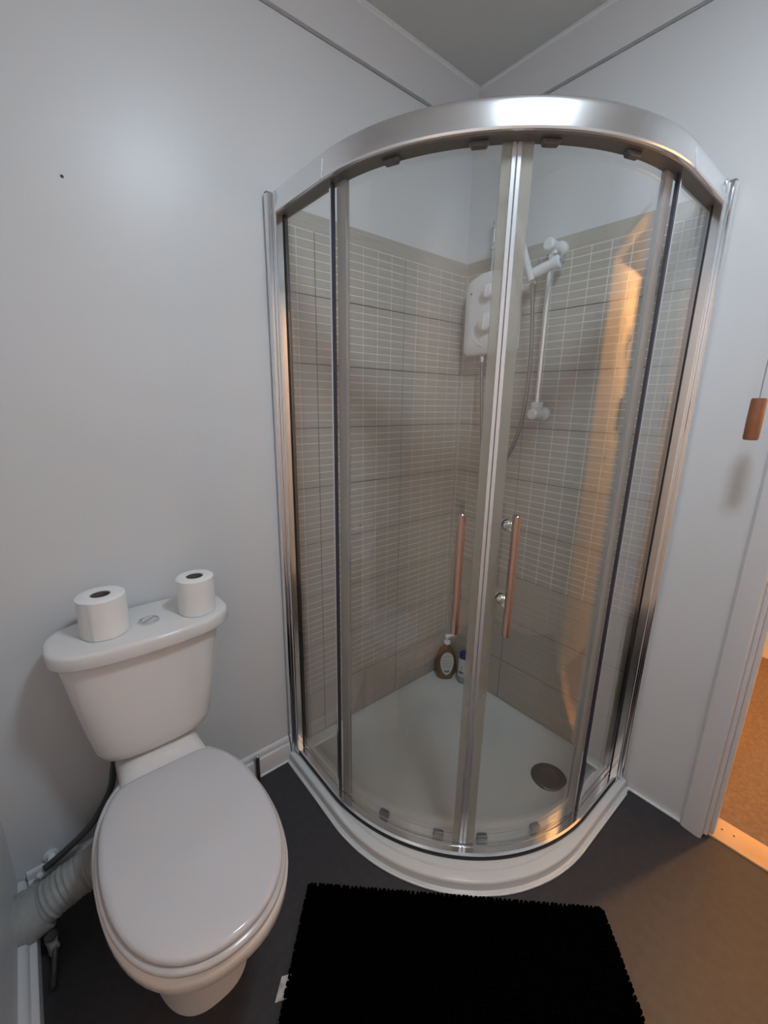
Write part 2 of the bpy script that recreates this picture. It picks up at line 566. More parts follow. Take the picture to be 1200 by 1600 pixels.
TC = 0.342
tray = thing('shower_tray', 'low white quadrant shower tray under the glass shower enclosure', 'shower tray', (0.45, 0.45, 0))
tm = MB()
tm.loft([
    quad_loop(0.004, 0.884, TC, 0.004, 0.000, 0.004),
    quad_loop(0.004, 0.883, TC, 0.004, 0.004, 0.004),
    quad_loop(0.004, 0.874, TC, 0.004, 0.007, 0.004),
    quad_loop(0.004, 0.8725, TC, 0.004, 0.026, 0.004),
    quad_loop(0.004, 0.8705, TC, 0.004, 0.0315, 0.004),
    quad_loop(0.004, 0.866, TC, 0.004, 0.0335, 0.004),
    quad_loop(0.004, 0.8440, TC, 0.004, 0.0335, 0.004),
    quad_loop(0.004, 0.8405, TC, 0.004, 0.0385, 0.004),
    quad_loop(0.004, 0.790, 0.300, 0.004, 0.0385, 0.004),
    quad_loop(0.030, 0.775, 0.295, 0.030, 0.0370, 0.030),
    quad_loop(0.036, 0.768, 0.295, 0.050, 0.0330, 0.040),
    quad_loop(0.060, 0.755, 0.295, 0.130, 0.0300, 0.060),
    quad_loop(0.085, 0.735, 0.295, 0.170, 0.0190, 0.080),
    quad_loop(0.120, 0.700, 0.295, 0.190, 0.0150, 0.100),
    quad_loop(0.200, 0.620, 0.300, 0.100, 0.0138, 0.080),
], 0, cap0=True, cap1=True)
tm.build('basin', 'tray_white', tray, smooth=50)
dr = MB().lathe((0.192, 0.683, 0.0135), (0, 0, 1), [(0, 0.062), (0.004, 0.062), (0.0075, 0.058), (0.0085, 0.040), (0.0085, 0.001)], 40)
drain = dr.build('drain_cover', 'drain_grey', tray, smooth=50)
MB().lathe((0.192, 0.683, 0.0221), (0, 0, 1), [(0, 0.036), (0.0006, 0.035), (0.0008, 0.033), (0.0002, 0.032)], 32).build('drain_ring', 'drain_grey', drain, smooth=50)
tag_strip = MB().tube([(0.8795, 0.03, 0.003)] + [(TC + (0.884 - TC) * math.cos(t), TC + (0.884 - TC) * math.sin(t), 0.003) for t in [PI / 2 * k / 40 for k in range(41)]] + [(0.03, 0.884, 0.003)], 0.0035, 6)
tag_strip.build('sealant_bead', 'white_sealant', tray, smooth=60)

# ------------------------------------------------------------------ quadrant enclosure
ES, EC = 0.848, 0.263
ER = ES - EC
EARC = ER * PI / 2


def epath(s):
    """point and outward normal on the outer line, s from the left wall round to the right wall"""
    if s <= EC:
        return Vector((ES, s, 0)), Vector((1, 0, 0))
    if s >= EC + EARC:
        return Vector((EC - (s - EC - EARC), ES, 0)), Vector((0, 1, 0))
    t = (s - EC) / ER
    n = Vector((math.cos(t), math.sin(t), 0))
    return Vector((EC, EC, 0)) + n * ER, n


STOT = 2 * EC + EARC


def esweep(s0, s1, prof, mi=0, step=0.02):
    ss = [s0]
    n = max(1, int(math.ceil((s1 - s0) / step)))
    ss = sorted(set([s0 + (s1 - s0) * k / n for k in range(n + 1)] + [x for x in (EC, EC + EARC) if s0 < x < s1]))
    rings = []
    for s in ss:
        p, nn = epath(s)
        rings.append([(p.x - nn.x * d, p.y - nn.y * d, z) for d, z in prof])
    return MB().loft(rings, mi)


def rect(d0, d1, z0, z1):
    return [(d0, z0), (d0, z1), (d1, z1), (d1, z0)]


enc = thing('shower_enclosure', 'quadrant glass shower enclosure with chrome frame and two sliding doors', 'shower enclosure', (0.55, 0.55, 0.038))

# rails
esweep(0.018, STOT - 0.018, [(0.000, 1.8085), (-0.003, 1.8095), (-0.0045, 1.812), (-0.0045, 1.8145), (-0.0005, 1.848), (0.0005, 1.856), (0.003, 1.8625), (0.007, 1.8665), (0.012, 1.868), (0.040, 1.868), (0.044, 1.864), (0.044, 1.812), (0.041, 1.8085)]).build('top_rail', 'satin_alu', enc, smooth=40)
esweep(0.02, STOT - 0.02, rect(0.005, 0.040, 1.8055, 1.8088)).build('rail_channel', 'rail_underside', enc)
esweep(0.02, STOT - 0.02, [(0.004, 0.0468), (0.001, 0.0485), (0.001, 0.0535), (0.006, 0.0565), (0.014, 0.0565), (0.016, 0.053), (0.026, 0.053), (0.028, 0.057), (0.036, 0.057), (0.038, 0.052), (0.038, 0.0468)]).build('bottom_rail', 'polished_alu', enc, smooth=30)
esweep(0.02, STOT - 0.02, rect(-0.0015, 0.034, 0.0387, 0.0466)).build('rail_gasket', 'black_rubber', enc)
# joint clamps on the top rail
for s in (EC + 0.012, STOT - EC - 0.012):
    esweep(s - 0.006, s + 0.006, [(-0.0050, 1.8095), (-0.0055, 1.8145), (-0.0015, 1.848), (0.004, 1.848), (0.004, 1.8095)]).build('rail_joint', 'polished_alu', enc, smooth=40)

for sgn in (0, 1):
    def Q(x, y):
        return (x, y) if sgn == 0 else (y, x)

    def column(name, x0, x1, y0, y1, z0, z1, m_, parent, bev=0.003):
        a = Q(x0, y0); b = Q(x1, y1)
        return MB().box((a[0], a[1], z0), (b[0], b[1], z1)).build(name, m_, parent, bevel=bev)

    post = column('wall_post', 0.842, 0.864, 0.0024, 0.024, 0.0345, 1.860, 'polished_alu', enc, 0.004)
    column('post_liner', 0.826, 0.853, 0.0242, 0.046, 0.0388, 1.859, 'polished_alu', post, 0.004)
    column('post_gasket', 0.817, 0.830, 0.0461, 0.050, 0.058, 1.806, 'black_rubber', post, 0.001)
    a = Q(0.853, 0.012)
    MB().box((a[0] - 0.010, a[1] - 0.008, 1.8601), (a[0] + 0.010, a[1] + 0.009, 1.8635)).build('post_cap', 'grey_plastic', post, bevel=0.002)

    if sgn == 0:
        f0_, f1_ = 0.0525, 0.292
    else:
        f0_, f1_ = STOT - 0.292, STOT - 0.0525
    pane = esweep(f0_, f1_, rect(0.020, 0.026, 0.0535, 1.808)).build('fixed_pane', 'clear_glass', enc, smooth=30)
    k0, k1 = (0.2845, 0.2895) if sgn == 0 else (STOT - 0.2895, STOT - 0.2845)
    esweep(k0, k1, rect(0.0192, 0.0268, 0.057, 1.8055)).build('pane_edge_strip', 'dark_strip', pane)
    k0, k1 = (0.2785, 0.2844) if sgn == 0 else (STOT - 0.2844, STOT - 0.2785)
    esweep(k0, k1, rect(0.0180, 0.0272, 0.057, 1.8055)).build('pane_edge_trim', 'polished_alu', pane)

MID = EC + ER * math.radians(46.0)
doors = []
for sgn in (0, 1):
    s0, s1 = (0.300, MID - 0.008) if sgn == 0 else (MID + 0.008, STOT - 0.300)
    dr_ = esweep(s0, s1, rect(0.033, 0.039, 0.060, 1.8085)).build('sliding_door', 'clear_glass', enc, smooth=30)
    doors.append(dr_)
    # outer edge seal
    k0, k1 = (0.292, 0.326) if sgn == 0 else (STOT - 0.326, STOT - 0.292)
    esweep(k0, k1, rect(0.0305, 0.0415, 0.060, 1.8055)).build('edge_seal', 'seal_grey', dr_)
    # closing edge: clear profile and white magnet strip
    if sgn == 0:
        esweep(MID - 0.030, MID - 0.010, rect(0.0305, 0.0415, 0.060, 1.8055)).build('closing_profile', 'seal_clear', dr_)
        esweep(MID - 0.010, MID - 0.0012, rect(0.029, 0.043, 0.060, 1.8055)).build('magnet_strip', 'magnet_white', dr_, bevel=0.001)
    else:
        esweep(MID + 0.0012, MID + 0.010, rect(0.029, 0.043, 0.060, 1.8055)).build('magnet_strip', 'magnet_white', dr_, bevel=0.001)
        esweep(MID + 0.010, MID + 0.034, rect(0.0305, 0.0415, 0.060, 1.8055)).build('closing_profile', 'seal_clear', dr_)
    # bar handle
    ang = math.radians(39.6 if sgn == 0 else 51.0)
    n = Vector((math.cos(ang), math.sin(ang), 0))
    C0 = Vector((EC, EC, 0))
    hb_ = C0 + n * 0.612
    MB().lathe((hb_.x, hb_.y, 0.778), (0, 0, 1), [(0, 0.0085), (0.0015, 0.0098), (0.2975, 0.0098), (0.299, 0.0085)], 24).build('handle_bar', 'handle_brown_reflection', dr_, smooth=40)
    for z in (1.037, 0.846):
        g = C0 + n * 0.552
        MB().lathe((g.x, g.y, z), n, [(0.0, 0.013), (0.005, 0.013), (0.009, 0.0105), (0.012, 0.0075), (0.020, 0.0095), (0.028, 0.0105), (0.040, 0.0085), (0.056, 0.0065)], 20).build('handle_mount', 'chrome', dr_, smooth=40)
        g2 = C0 + n * 0.545
        MB().lathe((g2.x, g2.y, z), -n, [(0.0, 0.013), (0.006, 0.013), (0.010, 0.009)], 20).build('handle_nut', 'chrome', dr_, smooth=40)
    # rollers: bottom clips inside, top runners
    for a_ in ((20.0, 38.5) if sgn == 0 else (52.3, 70.8)):
        t = math.radians(a_)
        n = Vector((math.cos(t), math.sin(t), 0)); tg = Vector((-n.y, n.x, 0))

        def blk(r0, r1, w0, w1, z0, z1):
            ring = lambda z, w: [tuple(C0 + n * r0 - tg * w + Vector((0, 0, z))), tuple(C0 + n * r1 - tg * w + Vector((0, 0, z))),
                                 tuple(C0 + n * r1 + tg * w + Vector((0, 0, z))), tuple(C0 + n * r0 + tg * w + Vector((0, 0, z)))]
            return MB().loft([ring(z0, w0), ring(z1, w1)])
        c_ = blk(0.530, 0.5455, 0.017, 0.015, 0.0575, 0.074).build('bottom_clip', 'clip_plastic', dr_, bevel=0.003)
        blk(0.526, 0.5298, 0.011, 0.010, 0.061, 0.070).build('clip_face', 'clip_clear', c_, bevel=0.001)
        blk(0.553, 0.569, 0.015, 0.020, 1.7945, 1.8054).build('top_runner', 'clip_plastic', dr_, bevel=0.003)

# ------------------------------------------------------------------ electric shower, riser, handset, hose
sh = thing('electric_shower', 'white box electric shower on the tiled right wall beside the corner', 'shower unit', (0.04, 0.17, 1.495))


def ring_unit(x, y0, y1, z0, z1, arch, rad):
    pts = []
    # bottom corners then arched top, in the y-z plane
    for k in range(6):
        t = PI + PI / 2 * k / 5
        pts.append((x, y0 + rad + rad * math.cos(t), z0 + rad + rad * math.sin(t)))
    for k in range(6):
        t = 1.5 * PI + PI / 2 * k / 5
        pts.append((x, y1 - rad + rad * math.cos(t), z0 + rad + rad * math.sin(t)))
    cy = (y0 + y1) / 2; hw = (y1 - y0) / 2
    for k in range(17):
        u = 1 - 2 * k / 16
        w = abs(u)
        drop = arch * w ** 2.2 + (0.02 * ((w - 0.85) / 0.15) ** 2 if w > 0.85 else 0)
        pts.append((x, cy + hw * u, z1 - drop))
    return pts


MB().loft([ring_unit(0.0024, 0.074, 0.272, 1.503, 1.775, 0.030, 0.02),
           ring_unit(0.060, 0.068, 0.278, 1.495, 1.783, 0.032, 0.022),
           ring_unit(0.076, 0.070, 0.276, 1.498, 1.780, 0.032, 0.022),
           ring_unit(0.084, 0.080, 0.266, 1.508, 1.770, 0.030, 0.024),
           ring_unit(0.0875, 0.110, 0.236, 1.540, 1.740, 0.020, 0.024)]).build('casing', 'white_plastic', sh, smooth=40)
for z, r in ((1.708, 0.026), (1.605, 0.034)):
    k = MB().lathe((0.0866, 0.187, z), (1, 0, 0), [(0, r + 0.004), (0.003, r + 0.003), (0.004, r), (0.022, r - 0.004), (0.026, r - 0.010), (0.026, 0.001)], 28).build('control_knob', 'white_plastic', sh, smooth=40)
    MB().box((0.1124, 0.184, z - r + 0.008), (0.116, 0.190, z + r - 0.008)).build('knob_ridge', 'white_plastic', k, bevel=0.001)
for i, (y0, y1, z) in enumerate(((0.098, 0.122, 1.7105), (0.101, 0.117, 1.7015))):
    MB().box((0.0845, y0, z), (0.0868, y1, z + (0.006 if i == 0 else 0.004))).build('brand_mark', 'label_ink' if i == 0 else 'label_green', sh)
for i in range(2):
    arc = [(0.0876, 0.187 - (0.058 + 0.013 * i) * math.cos(t), 1.605 - (0.07 + 0.013 * i) * math.sin(t)) for t in [0.1 + k * 0.1 for k in range(13)]]
    MB().tube(arc, 0.0014, 6).build('relief_line', 'white_plastic', sh, smooth=60)
MB().lathe((0.055, 0.150, 1.470), (0, 0, 1), [(0, 0.009), (0.008, 0.011), (0.020, 0.011), (0.027, 0.009)], 16).build('hose_outlet', 'chrome', sh, smooth=40)

sp = thing('supply_pipe', 'thin chrome water pipe above the electric shower with two compression fittings', 'pipe', (0.02, 0.14, 1.785))
MB().tube(catmull([(0.022, 0.140, 1.775), (0.022, 0.140, 1.93), (0.020, 0.140, 1.955), (0.010, 0.140, 1.968), (-0.004, 0.140, 1.970)], 5), 0.0045, 10).build('pipe', 'white_plastic', sp, smooth=60)
for z in (1.868, 1.938):
    MB().lathe((0.022, 0.140, z), (0, 0, 1), [(0, 0.007), (0.001, 0.0095), (0.009, 0.0095), (0.010, 0.007), (0.016, 0.007), (0.017, 0.0095), (0.025, 0.0095), (0.026, 0.006)], 6).build('fitting', 'chrome', sp)

rr = thing('shower_riser', 'chrome riser rail with white brackets and slider on the right tiles', 'shower rail', (0.05, 0.40, 1.27))
RX, RY = 0.052, 0.4
MB().lathe((RX, RY, 1.272), (0, 0, 1), [(0, 0.0095), (0.56, 0.0095)], 20).build('rail_bar', 'chrome', rr, smooth=40)
for z, top in ((1.812, True), (1.283, False)):
    b_ = MB()
    b_.lathe((0.0024, RY + 0.004, z), (1, 0, 0), [(0, 0.024), (0.012, 0.024), (0.016, 0.020), (0.030, 0.017), (0.062, 0.017), (0.068, 0.019), (0.082, 0.019), (0.087, 0.014)], 24)
    b_.lathe((RX, RY, z - (0.022 if top else 0.012)), (0, 0, 1), [(0, 0.0165), (0.034, 0.0165)], 20)
    b_.build('rail_bracket', 'white_plastic', rr, smooth=40)
    if not top:
        MB().lathe((RX, RY, z + 0.0225), (0, 0, 1), [(0, 0.021), (0.018, 0.021)], 24).build('bracket_collar', 'white_plastic', rr, smooth=40)
sl = MB().lathe((0.070, 0.336, 1.735), (-0.18, 0.95, 0.30), [(0, 0.015), (0.003, 0.018), (0.05, 0.019), (0.075, 0.017), (0.085, 0.021), (0.098, 0.021), (0.102, 0.016)], 24).build('slider', 'white_plastic', rr, smooth=40)
MB().lathe((0.048, 0.436, 1.768), (-0.18, 0.95, 0.30), [(0, 0.012), (0.004, 0.012), (0.005, 0.008)], 16).build('slider_knob', 'grey_plastic', sl, smooth=40)

hs = thing('hand_shower', 'white hand shower clipped into the riser slider behind the door profile', 'hand shower', (0.085, 0.352, 1.70))
A = Vector((0.088, 0.356, 1.715)); Bp = Vector((0.150, 0.312, 1.900))
MB().tube(catmull([A, A.lerp(Bp, .35), A.lerp(Bp, .7), Bp, Bp + Vector((0.025, -0.012, 0.022))], 5), [0.0105 + 0.0035 * min(1, k / 14) for k in range(21)], 16).build('handle', 'white_plastic', hs, smooth=60)
MB().lathe(Bp + Vector((0.022, -0.010, 0.035)), (0.75, -0.2, -0.62), [(-0.012, 0.012), (-0.008, 0.026), (0.0, 0.034), (0.012, 0.036), (0.016, 0.033)], 28).build('spray_head', 'white_plastic', hs, smooth=50)
MB().lathe(Bp + Vector((0.022, -0.010, 0.035)) + 0.0161 * Vector((0.75, -0.2, -0.62)).normalized(), (0.75, -0.2, -0.62), [(0, 0.029), (0.001, 0.028)], 24).build('spray_face', 'grey_plastic', hs, smooth=50)
hose_pts = catmull([A + Vector((-0.003, 0.002, -0.008)), (0.076, 0.360, 1.65), (0.066, 0.366, 1.50), (0.062, 0.363, 1.385), (0.060, 0.354, 1.28), (0.060, 0.338, 1.204), (0.062, 0.312, 1.135), (0.064, 0.285, 1.085),
                    (0.064, 0.250, 1.055), (0.064, 0.215, 1.065), (0.063, 0.190, 1.12), (0.061, 0.176, 1.21), (0.058, 0.162, 1.33), (0.055, 0.152, 1.43), (0.055, 0.150, 1.468)], 8)
tag(MB().tube(hose_pts, 0.0068, 12).build('shower_hose', 'hose_steel', smooth=60), 'flexible steel shower hose hanging in a loop from the hand shower', 'hose')

# ------------------------------------------------------------------ bottles in the tray corner
bt = thing('soap_bottle', 'amber pump soap bottle with oval pale label standing in the tray corner', 'bottle', (0.062, 0.066, 0.038))
bd = Vector((0.62, 0.785, 0)).normalized(); bs = Vector((-bd.y, bd.x, 0))
BC = Vector((0.068, 0.068, 0))


def oval(h, hw, hd, n=2.3, seg=36):
    r = []
    for k in range(seg):
        t = 2 * PI * k / seg
        c, s = math.cos(t), math.sin(t)
        p = BC + bs * (hw * math.copysign(abs(c) ** (2 / n), c)) + bd * (hd * math.copysign(abs(s) ** (2 / n), s))
        r.append((p.x, p.y, h))
    return r


MB().loft([oval(.0375, .030, .019), oval(.042, .038, .025), oval(.060, .0445, .0285), oval(.10, .0475, .030), oval(.135, .0465, .029), oval(.165, .040, .026), oval(.185, .030, .021), oval(.197, .018, .015), oval(.203, .0125, .0125), oval(.214, .0125, .0125)]).build('bottle_body', 'soap_amber', bt, smooth=50)
lb = []
for k in range(32):
    t = 2 * PI * k / 32
    w = 0.031 * math.cos(t) * (1 - 0.16 * math.sin(t) * -1 if False else 1 + 0.12 * math.sin(t)); h = 0.122 + 0.060 * math.sin(t)
    lb.append((w, h))


def on_front(w, h, off):
    f = 0.0285 - 0.0285 * (abs(w) / 0.047) ** 2.3 * 0.5 + 0.002 * (1 - ((h - .11) / .07) ** 2)
    p = BC + bs * w + bd * (f + off)
    return (p.x, p.y, h)


MB().loft([[on_front(w * s, 0.122 + (h - 0.122) * s, o_) for w, h in lb] for s, o_ in ((1.0, -0.001), (1.0, 0.0014), (0.6, 0.0016), (0.2, 0.0017))], 0).build('label', 'label_paper', bt, smooth=40)
for i, (w0, w1, h) in enumerate(((-.018, .016, .160), (-.022, .020, .138), (-.022, .022, .124), (-.020, .019, .110), (-.011, .011, .083))):
    MB().loft([[on_front(w, h - hh, .0022), on_front(w, h + hh, .0022), on_front(w, h + hh, .0008), on_front(w, h - hh, .0008)] for w, hh in [(w0 + (w1 - w0) * q / 6, .0016 if i < 4 else .005) for q in range(7)]]).build('label_print', 'label_green' if i < 4 else 'label_ink', bt)
pm = MB().lathe((BC.x, BC.y, .2142), (0, 0, 1), [(0, .0150), (.012, .0150), (.015, .011), (.016, .005), (.030, .005), (.031, .011), (.040, .0115), (.043, .009)], 20)
noz = BC + Vector((0, 0, .252))
pm.tube([noz, noz + bs * 0.014 + bd * .004 + Vector((0, 0, .004)), noz + bs * 0.030 + bd * .008 + Vector((0, 0, .008))], [.0085, .0065, .0045], 10)
pm.build('pump', 'white_plastic', bt, smooth=45)

bw = thing('shampoo_bottle', 'slim white bottle with dark blue cap beside the amber soap bottle', 'bottle', (0.034, 0.150, 0.038))
BC = Vector((0.036, 0.150, 0)); bd = Vector((0.95, 0.3, 0)).normalized(); bs = Vector((-bd.y, bd.x, 0))
MB().loft([oval(.0375, .024, .013), oval(.041, .027, .016), oval(.070, .028, .0165)]).build('bottle_base', 'bottle_grey', bw, smooth=50)
MB().loft([oval(.0702, .028, .0165), oval(.150, .0275, .016), oval(.162, .024, .015)]).build('bottle_body', 'bottle_white', bw, smooth=50)
MB().loft([oval(.1622, .023, .0145), oval(.190, .022, .014), oval(.196, .017, .011)]).build('cap', 'cap_blue', bw, smooth=50)
for w0, w1, h0, h1, m_ in ((-.016, .006, .086, .098, 'label_ink'), (-.006, -.002, .104, .128, 'bottle_grey')):
    MB().loft([[tuple(BC + bs * w + bd * f + Vector((0, 0, h))) for h, f in ((h0, .0166), (h1, .0166), (h1, .0120), (h0, .0120))] for w in (w0, w1)]).build('label_print', m_, bw)

# ------------------------------------------------------------------ toilet
TX = 1.300
toi = thing('toilet', 'white close-coupled toilet with lid closed against the left wall', 'toilet', (TX, 0.3, 0))
# cistern
cb = []
for z, hw, y1, n in ((0.4345, 0.108, 0.160, 2.6), (0.438, 0.122, 0.172, 2.8), (0.447, 0.133, 0.181, 3.0), (0.470, 0.141, 0.186, 3.2), (0.55, 0.154, 0.190, 3.4), (0.64, 0.168, 0.193, 3.6), (0.731, 0.180, 0.195, 3.6)):
    y0 = 0.014
    cb.append(sup(TX + 0.007, (y0 + y1) / 2, hw, (y1 - y0) / 2, n, z, 64))
cis = MB().loft(cb).build('cistern', 'ceramic', toi, smooth=50)
cl = []
for z, e in ((0.7315, -0.008), (0.733, -0.002), (0.737, 0.0), (0.761, 0.0), (0.7655, -0.0015), (0.7685, -0.005), (0.7695, -0.011)):
    cl.append(sup(TX, 0.110, 0.203 + e, 0.106 + e, 2.9, z, 72))
lid = MB().loft(cl).build('cistern_lid', 'ceramic', toi, smooth=50)
bx_, by_ = 1.288, 0.122
btn = MB().lathe((bx_, by_, 0.7696), (0, 0, 1), [(0, 0.0245), (0.003, 0.0245), (0.0045, 0.022), (0.0045, 0.0205), (0.002, 0.020), (0.002, 0.001)], 36).build('flush_button', 'chrome', lid, smooth=40)
for s in (1, -1):
    ang0 = math.radians(35)
    pts = []
    for k in range(15):
        t = ang0 + (0 if s > 0 else PI) + 0.10 + (PI - 0.20) * k / 14
        pts.append((bx_ + 0.0185 * math.cos(t), by_ + 0.0185 * math.sin(t)))
    MB().loft([[(x, y, 0.7718) for x, y in pts], [(x, y, 0.7745) for x, y in pts]]).build('button_half', 'satin_alu', lid, bevel=0.0006)

# pan
pr = []
for z, y0, y1, hw, n in ((0.0, 0.150, 0.520, 0.108, 2.6), (0.012, 0.150, 0.518, 0.106, 2.6), (0.06, 0.150, 0.506, 0.098, 2.5), (0.13, 0.145, 0.500, 0.096, 2.5), (0.19, 0.140, 0.515, 0.106, 2.4),
                         (0.245, 0.140, 0.570, 0.132, 2.3), (0.295, 0.140, 0.638, 0.158, 2.3), (0.330, 0.140, 0.676, 0.172, 2.3), (0.350, 0.140, 0.690, 0.178, 2.3), (0.378, 0.140, 0.694, 0.179, 2.3), (0.388, 0.145, 0.690, 0.175, 2.3), (0.392, 0.155, 0.680, 0.167, 2.3)):
    pr.append(sup(TX + 0.012, (y0 + y1) / 2, hw, (y1 - y0) / 2, n, z, 64))
MB().loft(pr).build('pan', 'ceramic', toi, smooth=60)
# platform that carries the cistern
pl = []
for y, hw, zt, zb in ((0.03, 0.098, 0.4335, 0.26), (0.10, 0.100, 0.4335, 0.24), (0.165, 0.103, 0.4335, 0.22), (0.195, 0.107, 0.428, 0.22), (0.225, 0.115, 0.412, 0.22), (0.26, 0.128, 0.398, 0.24), (0.30, 0.135, 0.388, 0.26)):
    ring = []
    for k in range(28):
        t = 2 * PI * k / 28
        c, s = math.cos(t), math.sin(t)
        ring.append((TX + 0.008 + hw * math.copysign(abs(c) ** 0.45, c), y, (zt + zb) / 2 + (zt - zb) / 2 * math.copysign(abs(s) ** 0.45, s)))
    pl.append(ring)
MB().loft(pl).build('pan_shelf', 'ceramic', toi, smooth=55)

prof_w = [(0.222, 0.0), (0.2225, 0.060), (0.226, 0.092), (0.238, 0.112), (0.262, 0.130), (0.30, 0.147), (0.35, 0.160), (0.41, 0.168), (0.47, 0.1685), (0.53, 0.162), (0.585, 0.146), (0.630, 0.122), (0.662, 0.092), (0.682, 0.058), (0.691, 0.026), (0.693, 0.0)]
half = catmull([(w, y, 0) for y, w in prof_w], 4)
SX = TX + 0.014


def seat_ring(grow, z):
    cy = 0.455
    pts = []
    outl = [(p.x, p.y) for p in half] + [(-p.x, p.y) for p in reversed(half[1:-1])]
    for w, y in outl:
        v = Vector((w, y - cy)); l = v.length
        v = v * ((l + grow) / l)
        pts.append((SX + v.x, cy + v.y, z))
    return pts


MB().loft([seat_ring(-0.004, 0.3925), seat_ring(0.001, 0.394), seat_ring(0.0035, 0.399), seat_ring(0.0035, 0.404), seat_ring(0.001, 0.4075), seat_ring(-0.012, 0.408)]).build('seat', 'seat_under', toi, smooth=60)
MB().loft([seat_ring(-0.016, 0.4082), seat_ring(-0.007, 0.4095), seat_ring(-0.0045, 0.412), seat_ring(-0.004, 0.4185), seat_ring(-0.006, 0.4225), seat_ring(-0.010, 0.4250), seat_ring(-0.018, 0.4265), seat_ring(-0.05, 0.4275), seat_ring(-0.10, 0.4282), seat_ring(-0.14, 0.4284)]).build('lid', 'seat_plastic', toi, smooth=60)
# ------------------------------------------------------------------ toilet rolls on the cistern
def roll(name, label, x, y, r, h, seam):
    z0 = 0.7697
    t = thing(name, label, 'toilet roll', (x, y, z0), 'toilet rolls on the cistern lid')
    MB().lathe((x, y, z0), (0, 0, 1), [(0, 0.021), (0, r - 0.002), (0.002, r), (h - 0.003, r + 0.0006), (h, r - 0.003), (h + 0.0004, 0.03), (h, 0.0215), (h - 0.004, 0.0205), (0.004, 0.0205)], 48, cap0=False, cap1=False).build('paper', 'paper', t, smooth=40)
    MB().lathe((x, y, z0), (0, 0, 1), [(0.001, 0.0204), (h - 0.002, 0.0204), (h - 0.002, 0.0188), (0.001, 0.0188)], 36, cap0=False, cap1=False).build('cardboard_tube', 'cardboard', t, smooth=40)
    MB().lathe((x, y, z0), (0, 0, 1), [(0.0005, 0.0187), (0.002, 0.0187)], 36).build('tube_shade', 'cardboard', t)
    if seam is not None:
        pts = [(seam + 0.02 * k, r + 0.0012 + 0.0002 * k) for k in range(6)]
        MB().loft([[(x + q * math.cos(a_), y + q * math.sin(a_), z0 + zz) for a_, q in pts] for zz in (0.0005, h - 0.002)], cap0=False, cap1=False, closed=False).build('loose_edge', 'paper', t)
    return t


roll('toilet_roll', 'white toilet roll with a loose edge, left one on the cistern lid', 1.380, 0.112, 0.0505, 0.098, math.radians(48))
roll('toilet_roll', 'white toilet roll at the end of the cistern lid nearer the shower', 1.173, 0.134, 0.0455, 0.098, None)

# ------------------------------------------------------------------ pipes beside the toilet
pp = thing('soil_pipe', 'ribbed white flexible soil pipe running from the toilet into the side wall', 'pipe', (1.52, 0.12, 0.06))
A = Vector((1.415, 0.128, 0.146)); Bq = Vector((1.615, 0.120, 0.090))
pts, rad = [], []
N = 150
for k in range(N + 1):
    t = k / N
    pts.append(A.lerp(Bq, t) + Vector((0, 0, 0.010 * math.sin(PI * t))))
    rad.append(0.047 + 0.0021 * (0.7 + 0.5 * math.sin(t * 31)) * math.sin(t * 2 * PI * 17) * (1.0 if t < 0.86 else 0.15))
MB().tube(pts, rad, 28).build('ribbed_pipe', 'soil_pipe_white', pp, smooth=70)
d_ = (Bq - A).normalized()
MB().lathe(Bq - d_ * 0.022, d_, [(0, 0.0535), (0.001, 0.056), (0.030, 0.057), (0.032, 0.060), (0.060, 0.060)], 32).build('pipe_collar', 'soil_pipe_white', pp, smooth=40)

tag(MB().tube(catmull([(1.404, 0.100, 0.4335), (1.405, 0.085, 0.395), (1.410, 0.064, 0.345), (1.426, 0.050, 0.269), (1.475, 0.044, 0.190), (1.538, 0.040, 0.143), (1.590, 0.036, 0.116)], 6), 0.0085, 12).build('water_hose', 'hose_dark', smooth=60),
    'dark flexible water hose curving down from the cistern underside', 'hose')
pv = thing('inlet_pipe', 'small white pipe elbow on the left wall behind the ribbed soil pipe', 'pipe', (1.575, 0.02, 0.11))
MB().tube(catmull([(1.575, 0.004, 0.112), (1.575, 0.018, 0.112), (1.585, 0.028, 0.108), (1.604, 0.032, 0.096)], 5), 0.0095, 12).build('elbow', 'white_plastic', pv, smooth=60)
MB().lathe((1.575, -0.003, 0.112), (0, 1, 0), [(0, 0.016), (0.004, 0.018), (0.007, 0.013)], 20).build('wall_flange', 'white_plastic', pv, smooth=40)

vl = thing('stop_valve', 'small grey stop valve near the floor below the ribbed soil pipe', 'valve', (1.590, 0.19, 0.0))
vb = MB()
vb.tube([(1.596, 0.175, 0.0), (1.596, 0.175, 0.045)], 0.008, 12)
vb.lathe((1.596, 0.163, 0.038), (-0.25, 0.96, 0), [(0, 0.009), (0.004, 0.012), (0.014, 0.012), (0.018, 0.009), (0.036, 0.009)], 14)
vb.build('valve_body', 'grey_plastic', vl, smooth=40)
MB().tube(catmull([(1.588, 0.196, 0.036), (1.592, 0.215, 0.024), (1.596, 0.235, 0.010), (1.600, 0.262, 0.008)], 5), 0.006, 10).build('valve_tail', 'hose_dark', vl, smooth=60)
MB().lathe((1.592, 0.180, 0.050), (0, 0, 1), [(0, 0.006), (0.006, 0.006), (0.007, 0.014), (0.012, 0.014)], 6).build('valve_handle', 'hose_dark', vl)

st = thing('pipe_stub', 'short dark capped pipe standing against the white skirting near the shower', 'pipe', (0.999, 0.026, 0))
MB().tube([(0.999, 0.0235, 0.0), (0.999, 0.0235, 0.096)], 0.0065, 12).build('stub', 'pipe_brown', st, smooth=60)
MB().lathe((0.999, 0.0235, 0.0961), (0, 0, 1), [(0, 0.0075), (0.007, 0.0075), (0.009, 0.005)], 14).build('cap', 'chrome', st, smooth=40)

